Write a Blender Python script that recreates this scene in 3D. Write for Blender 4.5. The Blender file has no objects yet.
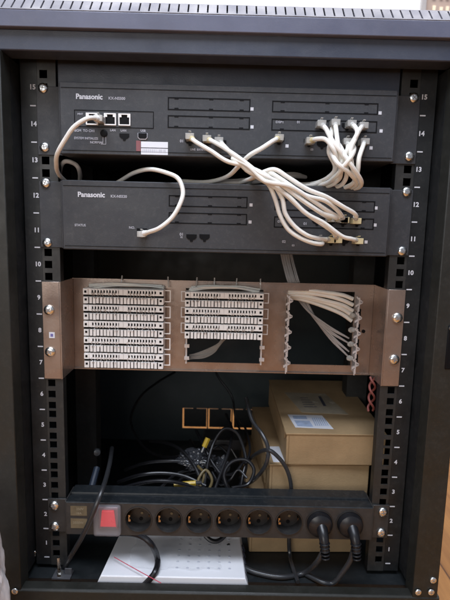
import bpy, bmesh, math, random
from mathutils import Vector, Matrix, noise
random.seed(7)
C = bpy.data.collections.new('rack scene')
bpy.context.scene.collection.children.link(C)
SC = bpy.context.scene
S = 0.001            # everything below is written in millimetres

# ------------------------------------------------------------------ camera
cam = bpy.data.cameras.new('camera'); co = bpy.data.objects.new('camera', cam); C.objects.link(co)
R = Matrix(((0.99971248, 0.02294116*-1, -0.006975), (-0.00367014, 0.14106207, -0.98999395), (0.02369552, 0.98973491, 0.14093731)))
co.matrix_world = Matrix.Translation(Vector((-3.08, -640.8, 138.07))*S) @ R.to_4x4()
cam.sensor_fit = 'HORIZONTAL'; cam.sensor_width = 36; cam.lens = 36*484/450
cam.clip_start = 0.02; cam.clip_end = 60
cam.dof.use_dof = True; cam.dof.focus_distance = 0.64; cam.dof.aperture_fstop = 9.0
SC.camera = co

# ------------------------------------------------------------------ world and lamps
w = bpy.data.worlds.new('World'); SC.world = w; w.use_nodes = True
bg = w.node_tree.nodes['Background']; bg.inputs[0].default_value = (0.80, 0.86, 1.0, 1); bg.inputs[1].default_value = 0.26

def area(name, loc, target, sx, sy, power, col):
    l = bpy.data.lights.new(name, 'AREA'); l.shape = 'RECTANGLE'; l.size = sx; l.size_y = sy
    l.energy = power; l.color = col
    o = bpy.data.objects.new(name, l); C.objects.link(o); o.location = loc
    o.rotation_euler = (Vector(target)-Vector(loc)).to_track_quat('-Z', 'Y').to_euler()
    return o
area('ceiling_light', (-0.12, -0.52, 1.15), (0, 0.0, 0.1), 0.95, 0.5, 15, (0.80, 0.87, 1.0))
area('window_light', (-0.7, -2.0, 0.40), (0, 0, 0.0), 1.1, 0.8, 8, (1.0, 0.96, 0.90))
area('wall_fill_light', (0.1, 0.45, 2.1), (0.1, 0.9, 0.9), 2.4, 0.3, 48, (1.0, 0.98, 0.97))  # added lamp, out of view, that washes the back wall to white
SC.view_settings.view_transform = 'Standard'; SC.view_settings.look = 'None'
SC.view_settings.exposure = 0.38; SC.view_settings.gamma = 1
SC.render.resolution_x = 768; SC.render.resolution_y = 1024

# ------------------------------------------------------------------ materials
def mat(name, col, rough=0.5, metal=0.0, var=0.12, scale=14, bump=0.0, bscale=300, coat=0.0, spec=0.5, rvar=0.12, dust=0.0, dustcol=(0.4,0.38,0.35), trans=0.0, ior=1.5, alpha=1.0, sss=0.0):
    m = bpy.data.materials.new(name); m.use_nodes = True
    nt = m.node_tree; N = nt.nodes; L = nt.links
    p = N['Principled BSDF']
    tc = N.new('ShaderNodeTexCoord')
    n1 = N.new('ShaderNodeTexNoise'); n1.inputs['Scale'].default_value = scale; n1.inputs['Detail'].default_value = 6; n1.inputs['Roughness'].default_value = 0.65
    L.new(tc.outputs['Object'], n1.inputs['Vector'])
    mr = N.new('ShaderNodeMapRange'); mr.inputs[1].default_value = 0.3; mr.inputs[2].default_value = 0.7
    mr.inputs[3].default_value = 1-var; mr.inputs[4].default_value = 1+var
    L.new(n1.outputs['Fac'], mr.inputs[0])
    mx = N.new('ShaderNodeMix'); mx.data_type = 'RGBA'; mx.blend_type = 'MULTIPLY'; mx.inputs[0].default_value = 1
    mx.inputs[6].default_value = (*col, 1); L.new(mr.outputs[0], mx.inputs[7])
    out = mx.outputs[2]
    if dust > 0:
        n3 = N.new('ShaderNodeTexNoise'); n3.inputs['Scale'].default_value = scale*9; n3.inputs['Detail'].default_value = 8; n3.inputs['Roughness'].default_value = 0.8
        L.new(tc.outputs['Object'], n3.inputs['Vector'])
        m3 = N.new('ShaderNodeMapRange'); m3.inputs[1].default_value = 0.5; m3.inputs[2].default_value = 0.8; m3.inputs[3].default_value = 0; m3.inputs[4].default_value = dust
        L.new(n3.outputs['Fac'], m3.inputs[0])
        x3 = N.new('ShaderNodeMix'); x3.data_type = 'RGBA'; L.new(m3.outputs[0], x3.inputs[0]); L.new(out, x3.inputs[6]); x3.inputs[7].default_value = (*dustcol, 1)
        out = x3.outputs[2]
    L.new(out, p.inputs['Base Color'])
    n2 = N.new('ShaderNodeTexNoise'); n2.inputs['Scale'].default_value = scale*2.3; n2.inputs['Detail'].default_value = 5
    L.new(tc.outputs['Object'], n2.inputs['Vector'])
    m2 = N.new('ShaderNodeMapRange'); m2.inputs[1].default_value = 0.3; m2.inputs[2].default_value = 0.7
    m2.inputs[3].default_value = max(0.03, rough-rvar); m2.inputs[4].default_value = min(1, rough+rvar)
    L.new(n2.outputs['Fac'], m2.inputs[0]); L.new(m2.outputs[0], p.inputs['Roughness'])
    p.inputs['Metallic'].default_value = metal
    p.inputs['Coat Weight'].default_value = coat
    p.inputs['Specular IOR Level'].default_value = spec
    p.inputs['Transmission Weight'].default_value = trans
    p.inputs['IOR'].default_value = ior
    p.inputs['Alpha'].default_value = alpha
    if sss: p.inputs['Subsurface Weight'].default_value = sss; p.inputs['Subsurface Scale'].default_value = 0.004
    if bump > 0:
        nb = N.new('ShaderNodeTexNoise'); nb.inputs['Scale'].default_value = bscale; nb.inputs['Detail'].default_value = 3
        L.new(tc.outputs['Object'], nb.inputs['Vector'])
        b = N.new('ShaderNodeBump'); b.inputs['Strength'].default_value = bump; b.inputs['Distance'].default_value = 0.001
        L.new(nb.outputs['Fac'], b.inputs['Height']); L.new(b.outputs['Normal'], p.inputs['Normal'])
    return m

M = {}
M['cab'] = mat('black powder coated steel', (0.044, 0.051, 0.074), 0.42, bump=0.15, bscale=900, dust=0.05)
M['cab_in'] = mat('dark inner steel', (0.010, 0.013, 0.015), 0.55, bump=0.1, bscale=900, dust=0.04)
M['post'] = mat('olive black painted steel', (0.017, 0.0175, 0.0145), 0.5, bump=0.15, bscale=900, dust=0.05)
M['cover'] = mat('lit black cover paint', (0.11, 0.118, 0.17), 0.42, bump=0.12, bscale=900, dust=0.05)  # paler than the cabinet black: light from above is in the colour
M['bevel'] = mat('lit black vent strip', (0.13, 0.128, 0.155), 0.55, bump=0.12, bscale=900, dust=0.05, spec=0.35)  # same black, lightened because this slope catches the overhead light
M['rail'] = mat('rail steel', (0.009, 0.010, 0.011), 0.5, dust=0.06)
M['railface'] = mat('rail hole strip paint', (0.024, 0.024, 0.023), 0.5, dust=0.08)
M['dev'] = mat('charcoal enclosure plastic', (0.036, 0.0375, 0.043), 0.52, bump=0.25, bscale=1400, dust=0.10)
M['devdark'] = mat('deep black port plastic', (0.005, 0.005, 0.006), 0.6, spec=0.15)
M['shadowgrey'] = mat('recess shade grey', (0.30, 0.30, 0.31), 0.5, metal=0.6)  # shade inside the screw cross, put in as a grey colour
M['devlight'] = mat('charcoal steel tray', (0.065, 0.065, 0.072), 0.45, dust=0.1)
M['print'] = mat('white silk screen ink', (0.62, 0.62, 0.66), 0.6)
M['printdim'] = mat('grey silk screen ink', (0.44, 0.44, 0.49), 0.6)
M['cable'] = mat('cream white cable jacket', (0.84, 0.81, 0.75), 0.45, var=0.09, scale=22, sss=0.08, bump=0.2, bscale=160)
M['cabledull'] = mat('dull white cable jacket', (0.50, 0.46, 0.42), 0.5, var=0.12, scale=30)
M['cablegrey'] = mat('grey thin wire jacket', (0.42, 0.39, 0.38), 0.5, var=0.15, scale=40)
M['plug'] = mat('clear modular plug plastic', (0.78, 0.76, 0.72), 0.16, var=0.1, trans=0.6)
M['plugyel'] = mat('yellowed plug boot', (0.80, 0.68, 0.40), 0.3, var=0.2, trans=0.35)
M['gold'] = mat('gold contacts', (0.9, 0.62, 0.28), 0.3, metal=1)
M['black'] = mat('black rubber cable', (0.010, 0.010, 0.012), 0.34, rvar=0.1)
M['greycab'] = mat('dark grey power cable', (0.030, 0.031, 0.034), 0.3, rvar=0.08)
M['zinc'] = mat('bright zinc screw', (0.86, 0.86, 0.84), 0.24, metal=1, var=0.08, scale=200, rvar=0.1)
M['panel'] = mat('rose grey sheet steel', (0.36, 0.28, 0.235), 0.28, metal=0.7, var=0.10, scale=9, bump=0.06, bscale=500, dust=0.22, dustcol=(0.62,0.58,0.56))
M['panelside'] = M['panel']
M['krone'] = mat('white terminal plastic', (0.90, 0.88, 0.86), 0.4, var=0.08, scale=30, dust=0.08, dustcol=(0.5,0.46,0.42))
M['steel'] = mat('stainless spring steel', (0.62, 0.60, 0.60), 0.35, metal=0.35, var=0.15, scale=60)
M['card'] = mat('brown cardboard', (0.38, 0.26, 0.14), 0.78, var=0.22, scale=10, bump=0.35, bscale=420, spec=0.25)
M['cardshade'] = mat('shaded cardboard edge', (0.22, 0.14, 0.065), 0.85, var=0.2)  # darker brown for seams and for the shadow lines under the lids
M['label'] = mat('white paper label', (0.76, 0.77, 0.82), 0.5, var=0.05)
M['labelgrey'] = mat('clear document pouch', (0.42, 0.36, 0.27), 0.2, var=0.25, scale=22, rvar=0.1)
M['ink'] = mat('dark ink', (0.06, 0.06, 0.08), 0.6)
M['blueink'] = mat('blue grey ink', (0.38, 0.46, 0.62), 0.6, var=0.25, scale=80)
M['tape'] = mat('glossy parcel tape', (0.42, 0.31, 0.18), 0.15, var=0.1)
M['yellow'] = mat('yellow boot plastic', (0.55, 0.37, 0.03), 0.35)
M['yellowdull'] = mat('dull yellow wire', (0.17, 0.125, 0.05), 0.45, var=0.3)
M['bag'] = mat('crinkled grey plastic', (0.085, 0.09, 0.105), 0.12, var=0.4, scale=40, bump=0.7, bscale=70, trans=0.45, coat=0.6)
M['clear'] = mat('clear polythene', (0.9, 0.92, 0.95), 0.12, trans=0.0, alpha=0.24, bump=0.5, bscale=30)
M['whitebag'] = mat('white polythene bag', (0.80, 0.80, 0.83), 0.35, var=0.08, bump=0.4, bscale=40)
M['whitebox'] = mat('white lacquered steel case', (0.88, 0.88, 0.91), 0.4, var=0.04, scale=10)
M['hole'] = mat('grey vent hole', (0.58, 0.59, 0.65), 0.7)
M['red'] = mat('red translucent rocker', (0.70, 0.02, 0.035), 0.25, var=0.08)
M['frost'] = mat('frosted splash cover', (0.50, 0.48, 0.51), 0.22, var=0.05, alpha=0.26)
pb = M['red'].node_tree.nodes['Principled BSDF']; pb.inputs['Emission Color'].default_value = (1, 0.025, 0.05, 1); pb.inputs['Emission Strength'].default_value = 0.22   # the rocker has its neon lit
M['redline'] = mat('red thread', (0.62, 0.09, 0.14), 0.5)
M['redwire'] = mat('dull red wire', (0.20, 0.055, 0.045), 0.45)
M['pdu'] = mat('dark grey anodised aluminium', (0.034, 0.033, 0.033), 0.42, dust=0.08, bump=0.05)
M['pdutop'] = mat('black anodised channel', (0.015, 0.018, 0.021), 0.35, dust=0.08)
M['socket'] = mat('black socket plastic', (0.022, 0.021, 0.021), 0.38, dust=0.12, dustcol=(0.2,0.18,0.16))
M['brass'] = mat('brass earth clip', (0.55, 0.38, 0.22), 0.35, metal=1)
M['plate'] = mat('brown rating label', (0.16, 0.125, 0.075), 0.5, var=0.25, scale=60)
M['bluegrey'] = mat('blue grey plastic', (0.025, 0.035, 0.055), 0.4)

def wood():
    m = bpy.data.materials.new('orange oak laminate'); m.use_nodes = True
    nt = m.node_tree; N = nt.nodes; L = nt.links; p = N['Principled BSDF']
    tc = N.new('ShaderNodeTexCoord'); mp = N.new('ShaderNodeMapping'); mp.inputs['Scale'].default_value = (14, 1.1, 1)
    L.new(tc.outputs['Object'], mp.inputs[0])
    n = N.new('ShaderNodeTexNoise'); n.inputs['Scale'].default_value = 3.2; n.inputs['Detail'].default_value = 9; n.inputs['Roughness'].default_value = 0.65; n.inputs['Distortion'].default_value = 0.6
    L.new(mp.outputs[0], n.inputs['Vector'])
    cr = N.new('ShaderNodeValToRGB'); cr.color_ramp.elements[0].position = 0.3; cr.color_ramp.elements[0].color = (0.30, 0.115, 0.025, 1)
    cr.color_ramp.elements[1].position = 0.72; cr.color_ramp.elements[1].color = (0.55, 0.26, 0.07, 1)
    L.new(n.outputs['Fac'], cr.inputs[0])
    br = N.new('ShaderNodeTexBrick'); br.inputs['Scale'].default_value = 1; br.inputs['Brick Width'].default_value = 1.2; br.inputs['Row Height'].default_value = 0.19
    br.inputs['Mortar Size'].default_value = 0.0015; br.inputs['Color1'].default_value = (1, 1, 1, 1); br.inputs['Color2'].default_value = (0.82, 0.80, 0.78, 1); br.inputs['Mortar'].default_value = (0.3, 0.25, 0.2, 1)
    rt = N.new('ShaderNodeMapping'); rt.inputs['Rotation'].default_value = (0, 0, math.pi/2); L.new(tc.outputs['Object'], rt.inputs[0]); L.new(rt.outputs[0], br.inputs['Vector'])
    mx = N.new('ShaderNodeMix'); mx.data_type = 'RGBA'; mx.blend_type = 'MULTIPLY'; mx.inputs[0].default_value = 1
    L.new(cr.outputs[0], mx.inputs[6]); L.new(br.outputs['Color'], mx.inputs[7]); L.new(mx.outputs[2], p.inputs['Base Color'])
    p.inputs['Roughness'].default_value = 0.35
    return m
M['wood'] = wood()
M['wall'] = mat('white painted plaster', (0.86, 0.86, 0.85), 0.8, var=0.02, scale=2, bump=0.1, bscale=120)

# ------------------------------------------------------------------ mesh helpers
class MB:
    def __init__(self): self.b = bmesh.new()
    def quad(self, *pts):
        vs = [self.b.verts.new(Vector(p)*S) for p in pts]; return self.b.faces.new(vs)
    def box(self, x0, x1, y0, y1, z0, z1):
        v = [self.b.verts.new(Vector((x, y, z))*S) for x in (x0, x1) for y in (y0, y1) for z in (z0, z1)]
        for f in ((0,1,3,2), (4,6,7,5), (0,4,5,1), (2,3,7,6), (0,2,6,4), (1,5,7,3)): self.b.faces.new([v[i] for i in f])
        return self
    def hexa(self, pts):                                  # 8 points ordered like box
        v = [self.b.verts.new(Vector(p)*S) for p in pts]
        for f in ((0,1,3,2), (4,6,7,5), (0,4,5,1), (2,3,7,6), (0,2,6,4), (1,5,7,3)): self.b.faces.new([v[i] for i in f])
        return self
    def prism(self, pts, a, b, axis='y'):                  # polygon extruded between a and b along an axis
        def P(p, t):
            return {'y': (p[0], t, p[1]), 'x': (t, p[0], p[1]), 'z': (p[0], p[1], t)}[axis]
        A = [self.b.verts.new(Vector(P(p, a))*S) for p in pts]; B = [self.b.verts.new(Vector(P(p, b))*S) for p in pts]
        self.b.faces.new(A); self.b.faces.new(B[::-1]); n = len(pts)
        for i in range(n): self.b.faces.new((A[i], B[i], B[(i+1) % n], A[(i+1) % n]))
        return self
    def lathe(self, prof, c, d=(0, -1, 0), seg=28, cap=True):   # prof: [(radius, distance along d)]
        q = Vector(d).normalized().to_track_quat('Z', 'X'); rings = []
        for r, h in prof:
            rings.append([self.b.verts.new((Vector(c) + q @ Vector((r*math.cos(t), r*math.sin(t), h)))*S) for t in [2*math.pi*i/seg for i in range(seg)]])
        for a, b in zip(rings, rings[1:]):
            for i in range(seg): self.b.faces.new((a[i], a[(i+1) % seg], b[(i+1) % seg], b[i]))
        if cap:
            self.b.faces.new(rings[0][::-1]); self.b.faces.new(rings[-1])
        return self
    def tube(self, pts, r, seg=10, smooth=True, sub=7, radii=None):
        P = [Vector(p) for p in pts]
        if smooth and len(P) > 2:
            Q = []
            for i in range(len(P)-1):
                p0 = P[i-1] if i else P[0]*2-P[1]; p1 = P[i]; p2 = P[i+1]; p3 = P[i+2] if i+2 < len(P) else P[-1]*2-P[-2]
                for k in range(sub):
                    t = k/sub
                    Q.append(0.5*((2*p1)+(p2-p0)*t+(2*p0-5*p1+4*p2-p3)*t*t+(3*p1-p0-3*p2+p3)*t**3))
            Q.append(P[-1]); P = Q
        n = len(P); prev = None; rings = []
        up = Vector((0.13, 0.3, 1)).normalized()
        for i in range(n):
            t = (P[min(i+1, n-1)]-P[max(i-1, 0)]).normalized()
            if prev is None: a = t.cross(up).normalized()
            else: a = (prev - t*prev.dot(t)).normalized()
            prev = a; b = t.cross(a)
            rr = r if radii is None else radii[0]+(radii[1]-radii[0])*i/(n-1)
            rings.append([self.b.verts.new((P[i]+(a*math.cos(q)+b*math.sin(q))*rr)*S) for q in [2*math.pi*k/seg for k in range(seg)]])
        for a, b in zip(rings, rings[1:]):
            for i in range(seg): self.b.faces.new((a[i], a[(i+1) % seg], b[(i+1) % seg], b[i]))
        self.b.faces.new(rings[0][::-1]); self.b.faces.new(rings[-1])
        return self
    def build(self, name, m, parent=None, bevel=0, smooth=True, solid=0):
        bmesh.ops.recalc_face_normals(self.b, faces=self.b.faces)
        me = bpy.data.meshes.new(name); self.b.to_mesh(me); self.b.free()
        me.materials.append(M[m] if isinstance(m, str) else m)
        if smooth:
            for p in me.polygons: p.use_smooth = True
            me.set_sharp_from_angle(angle=math.radians(35))
        o = bpy.data.objects.new(name, me); C.objects.link(o)
        if parent is not None: o.parent = parent; o.matrix_parent_inverse = chainloc(parent).inverted()
        if solid:
            s = o.modifiers.new('thickness', 'SOLIDIFY'); s.thickness = solid*S; s.offset = -1
        if bevel:
            b = o.modifiers.new('bevel', 'BEVEL'); b.width = bevel*S; b.segments = 2; b.limit_method = 'ANGLE'; b.angle_limit = math.radians(40)
        return o
def chainloc(o):                                            # world matrix without waiting for a depsgraph update
    m = o.matrix_basis.copy()
    if o.parent is not None: m = chainloc(o.parent) @ o.matrix_parent_inverse @ m
    return m
def tag(o, label, cat, group=None, kind=None):
    o['label'] = label
    if cat: o['category'] = cat
    if group: o['group'] = group
    if kind: o['kind'] = kind
    return o
def thing(name, loc, label, cat, group=None):
    o = bpy.data.objects.new(name, None); o.empty_display_size = 0.02; C.objects.link(o); o.location = Vector(loc)*S
    return tag(o, label, cat, group)
def structure(o): o['kind'] = 'structure'; return o
def copy_tree(o, parent=None):
    c = o.copy(); C.objects.link(c)
    if parent is not None: c.parent = parent
    for ch in [x for x in C.objects if x.parent == o]: copy_tree(ch, c)
    return c
def text_mb(items, offset=0.0):
    """items: (string, x, y, z, size_mm, align) facing -y, cap height about 0.7 size -> MB"""
    mb = MB()
    for s, x, y, z, size, al, wide in items:
        cu = bpy.data.curves.new('lettering', 'FONT'); cu.body = s; cu.size = size*S; cu.align_x = al; cu.align_y = 'CENTER'
        cu.extrude = 0.00008; cu.offset = offset*size*S; cu.resolution_u = 3
        ob = bpy.data.objects.new('lettering', cu); C.objects.link(ob)
        dg = bpy.context.evaluated_depsgraph_get(); dg.update()
        me = bpy.data.meshes.new_from_object(ob.evaluated_get(dg))
        k = Matrix.Translation(Vector((x, y, z))*S) @ Matrix.Rotation(math.pi/2, 4, 'X') @ Matrix.Diagonal((wide, 1, 1, 1))
        me.transform(k); mb.b.from_mesh(me)
        bpy.data.objects.remove(ob); bpy.data.curves.remove(cu); bpy.data.meshes.remove(me)
    return mb
U = 44.45
def uz_(n): return (n-8)*U                                  # centre height of rack unit n

# ================================================================== SETTING
mb = MB(); mb.quad((-6000, -6000, -415), (6000, -6000, -415), (6000, 6000, -415), (-6000, 6000, -415)); structure(mb.build('floor', 'wood'))
mb = MB(); mb.box(-3000, 3000, 900, 960, -414, 2500); structure(mb.build('wall', 'wall'))

# notice in a grey frame on the wall, only its lower left corner shows
t = thing('wall_notice', (760, 898, 1000), 'pale printed notice in a thin grey frame on the white wall', 'picture frame')
mb = MB(); mb.box(575, 1000, 892, 898, 770, 1300); mb.build('notice_sheet', mat('tan print', (0.42, 0.32, 0.27), 0.5, var=0.12, scale=8), t)
mb = MB(); mb.box(565, 578, 884, 898, 760, 1310); mb.box(1000, 1012, 884, 898, 760, 1310); mb.box(578.2, 999.8, 884, 898, 1300, 1310); mb.box(578.2, 999.8, 884, 898, 760, 769)
mb.build('frame', mat('light grey frame', (0.42, 0.40, 0.40), 0.4), t, bevel=1)
mb = MB()
for r in range(6):
    for k in range(9):
        x = 598+k*19+random.uniform(-3, 3); h = random.uniform(10, 20); z = 828-r*32
        if z < 780: continue
        mb.box(x, x+9, 889.5, 891.5, z, z+h)
mb.box(640, 700, 889.5, 891.5, 866, 885)
mb.build('printed_figures', mat('cream print', (0.85, 0.74, 0.55), 0.5), t)

# ================================================================== CABINET
cab = thing('rack_cabinet', (0, 200, -414), 'black fifteen unit equipment rack cabinet with open front and vented top edge', 'rack cabinet')
XO, XI = 301, 264
YF, YB = -50, 455
for s in (-1, 1):
    mb = MB(); mb.box(*sorted((s*XI, s*(XO-3))), YF, YF+26, -360, 338.5); mb.build('front_post', 'post', cab, bevel=1.2)
    mb = MB(); mb.box(*sorted((s*XI, s*(XI+2))), YF+26.3, YF+60, -340, 338); mb.build('post_flange', 'rail', cab)  # darker than the post: shade of its inward face is in the colour
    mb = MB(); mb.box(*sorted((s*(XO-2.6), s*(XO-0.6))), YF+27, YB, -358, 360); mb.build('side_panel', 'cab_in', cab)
# front post latch recess on the right
mb = MB(); mb.box(279.5, 289, YF-1.2, YF+3, -28, 29); mb.build('latch_plate', 'devdark', cab, bevel=1.5)
mb = MB(); mb.lathe([(0.1, 0), (2.6, 0), (2.2, 2.2), (0.1, 2.6)], (282.5, YF-1.2, 25)); mb.build('latch_pin', 'zinc', cab)
# bottom tray and front cross bar
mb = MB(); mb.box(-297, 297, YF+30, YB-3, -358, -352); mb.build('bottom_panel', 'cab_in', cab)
mb = MB(); mb.prism([(YF-1, -347.5), (YF+1.5, -345), (YF+16, -345), (YF+16, -362), (YF-1, -362)], -301, 301, 'x'); mb.build('bottom_crossbar', 'post', cab, bevel=0.8)
# top: lintel, bright band, slotted bevel, flat lid
mb = MB(); mb.box(-298, 298, YF+4, YF+34, 339, 362.5); mb.build('top_crossbar', 'cab', cab, bevel=1.5)
mb = MB(); mb.prism([(YF-3, 362), (YF-4, 380), (YF+22, 380), (YF+22, 362)], -305, 305, 'x'); mb.build('top_fascia', 'cover', cab, bevel=1.0)
ZB0, YB0, ZB1, YB1 = 380.6, YF-4, 397, YF+11
def slant(x0, x1, t0, t1, off=0.0, th=2.0):
    n = Vector((0, -(ZB1-ZB0), YB1-YB0)).normalized()
    pts = []
    for x in (x0, x1):
        for o in (off, off-th):
            for t in (t0, t1):
                p = Vector((x, YB0+(YB1-YB0)*t, ZB0+(ZB1-ZB0)*t)) + n*o; pts.append(tuple(p))
    return pts
mb = MB(); mb.hexa(slant(-305, 305, 0, 0.10))
px = 11.1; n = 27
for k in range(-n, n+1):
    a = k*px-4.2+0.95; b = (k+1)*px-4.2-0.95
    a = max(a, -305); b = min(b, 305)
    mb.hexa(slant(a+0.01, b, 0.101, 0.93))
mb.hexa(slant(-305, 305, 0.931, 1.0))
mb.build('vented_bevel', 'bevel', cab)
mb = MB(); mb.hexa(slant(-303, 303, 0.02, 0.98, -6, 1.5)); mb.build('vent_backing', 'cab', cab)
mb = MB(); mb.box(-305, 305, YB1+0.2, YB+6, 394.5, 397); mb.box(-305, -302.5, YB1+4, YB+6, 361.5, 394.3); mb.box(302.5, 305, YB1+4, YB+6, 361.5, 394.3); mb.build('top_cover', 'cover', cab, bevel=0.6)
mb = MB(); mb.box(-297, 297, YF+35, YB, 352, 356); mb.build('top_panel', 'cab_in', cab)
mb = MB(); mb.box(-216, 216, 4, 6, 314, 351); mb.box(-262, -242, 4, 6, 318, 351); mb.box(242, 262, 4, 6, 318, 351); mb.build('brightening_plate', 'cab', cab)  # added plate, paler than the interior, brightens the void above the upper unit
# rear panel with three knockout openings; the wood floor behind shines through the gaps
hx = [(-88, -31), (-31+3, 26), (26+3, 84)]; hz0, hz1 = -321, -272; YR = 440
xs = [-300] + [v for a, b in hx for v in (a, b)] + [300]
mb = MB()
mb.box(-300, 300, YR, YR+1.5, -356, hz0); mb.box(-300, 300, YR, YR+1.5, hz1, 358)
for i in range(0, len(xs), 2): mb.box(xs[i], xs[i+1], YR, YR+1.5, hz0+0.02, hz1-0.02)
mb.build('rear_panel', mat('rear sheet steel', (0.030, 0.042, 0.047), 0.5, dust=0.03), cab)
for i, (a, b) in enumerate(hx):
    mb = MB(); mb.box(a+(3.2 if i != 1 else 2.4), b-1.2, YR+2, YR+4, hz0+3.0, hz1-1.9); mb.box((a+b)/2-4, (a+b)/2+4, YR+2.2, YR+3.8, hz1-1.9, hz1+4)
    mb.build('knockout_plate', 'cab_in', cab)
for sx in (-255, 255):
    for sy in (20, 400):
        mb = MB(); mb.lathe([(24, 0), (24, 12), (16, 20), (10, 56)], (sx, sy, -414.5), (0, 0, 1)); mb.build('foot', 'black', cab)
# corner screws on the cabinet frame
def screw_mb(r=6.2, dome=3.2):
    mb = MB(); mb.lathe([(r, 0), (r, 1.2), (r*0.93, dome*0.62), (r*0.66, dome*0.93), (r*0.34, dome), (0.2, dome)], (0, 0, 0))
    return mb
proto_screw = screw_mb().build('screw', 'zinc')
cr_ = MB(); cr_.box(-3.2, 3.2, -3.5, -2.6, -0.6, 0.6); cr_.box(-0.6, 0.6, -3.52, -2.62, -3.2, 3.2)
cross = cr_.build('cross_recess', 'shadowgrey', proto_screw)
used = []
def screw(x, y, z, parent, s=1.0):
    if not used: o = proto_screw; used.append(1)
    else:
        o = proto_screw.copy(); C.objects.link(o); k = cross.copy(); C.objects.link(k); k.parent = o
    o.parent = parent; o.matrix_parent_inverse = chainloc(parent).inverted()
    o.location = Vector((x, y, z))*S; o.scale = (s, s, s)
    o.rotation_euler = (0, random.uniform(0, 1.5), 0)
    return o
for u, p in enumerate(((-271.7, -51.0, -347.4), (270.8, -51.0, -337.6), (288.3, -51.0, -337.2), (290.0, -50.0, -320.2))):
    screw(*p, cab, 0.72)

# mounting rails with square holes, unit numbers and ticks
holes = []
for n_ in range(0, 17):
    for dz in (-15.875, 0, 15.875):
        z = uz_(n_)+dz
        if -335 < z < 335: holes.append(z)
holes.sort()
def rail(s):
    mb = MB(); hw = 4.9
    xc = s*232.6; xin = s*217.2; xmid = s*240.5
    x0, x1 = sorted((xin, xmid))
    zc = -345
    for z in holes:
        mb.quad((x0, 0, zc), (x1, 0, zc), (x1, 0, z-hw), (x0, 0, z-hw))
        mb.quad((x0, 0, z-hw), (xc-hw, 0, z-hw), (xc-hw, 0, z+hw), (x0, 0, z+hw))
        mb.quad((xc+hw, 0, z-hw), (x1, 0, z-hw), (x1, 0, z+hw), (xc+hw, 0, z+hw))
        zc = z+hw
    mb.quad((x0, 0, zc), (x1, 0, zc), (x1, 0, 345), (x0, 0, 345))
    bmesh.ops.remove_doubles(mb.b, verts=mb.b.verts, dist=1e-6)
    bmesh.ops.recalc_face_normals(mb.b, faces=mb.b.faces)
    o = mb.build('mounting_rail', 'railface', cab, smooth=False, solid=0)
    sm = o.modifiers.new('thickness', 'SOLIDIFY'); sm.thickness = 2*S; sm.offset = 0
    mb = MB(); mb.box(*sorted((s*240.7, s*262)), -0.5, 1.5, -345, 345); mb.box(*sorted((s*217.2, s*219.2)), 1.2, 13, -345, 345)
    mb.box(*sorted((s*260, s*262)), 1.6, 60, -345, 345)
    mb.build('rail_flange', 'rail', o, bevel=0.3)
    it = []
    xl = s*246.6
    for n_ in range(1, 16): it.append((str(n_), xl, -0.9, uz_(n_), 8.2, 'CENTER', 1.0))
    tm = text_mb(it, 0.035)
    for n_ in range(1, 16): tm.box(xl-3.6, xl+3.6, -1.0, -0.7, uz_(n_)-U/2-0.8, uz_(n_)-U/2+0.8)
    tm.build('unit_numbers', 'print', o, smooth=False)
for s in (-1, 1): rail(s)
for s in (-1, 1):
    mb = MB(); mb.box(*sorted((s*228, s*262)), 200, 202, -350, 350); mb.box(*sorted((s*226, s*228)), 200, 232, -350, 350); mb.build('rear_rail', 'railface', cab)
    for z in (-330, 22, 325):
        mb = MB(); mb.box(*sorted((s*262.2, s*297)), 10, 24, z-2, z+0.5); mb.box(*sorted((s*275, s*297)), 24.2, 420, z-14, z+0.4); mb.build('side_brace', 'rail', cab)
# small earth stud and clip on the bottom tray at the left
g = thing('earth_stud', (-220.5, -19.6, -350.0), 'bright metal bolt standing upright on a small bracket at the bottom left', 'bolt')
gx, gy, gz = (-220.5, -19.6, -350.0)
mb = MB(); mb.box(gx-12, gx+14, gy-4, gy+14, -352, -349); mb.box(gx+4, gx+14, gy+4, gy+6, -349, -340); mb.build('bracket', 'devlight', g, bevel=0.5)
mb = MB(); mb.tube([(gx-2, gy+2, -349), (gx-4, gy+3, -322)], 2.6, smooth=False); mb.lathe([(5, 0), (5, 4)], (gx-2, gy+2, -349), (0, 0, 1), seg=6); mb.build('bolt', 'zinc', g)
mb = MB(); q = (-264.8, 10.0, -328.9)
mb.box(q[0]-5, q[0]+3, 2, 9, q[2]-2, q[2]+1); mb.box(q[0]-1, q[0]+2, -1, 2, q[2]-4, q[2]+4)
tag(mb.build('cage_nut', 'zinc', bevel=0.6), 'small loose metal nut clip beside the lower left rail end', 'nut')

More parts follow.
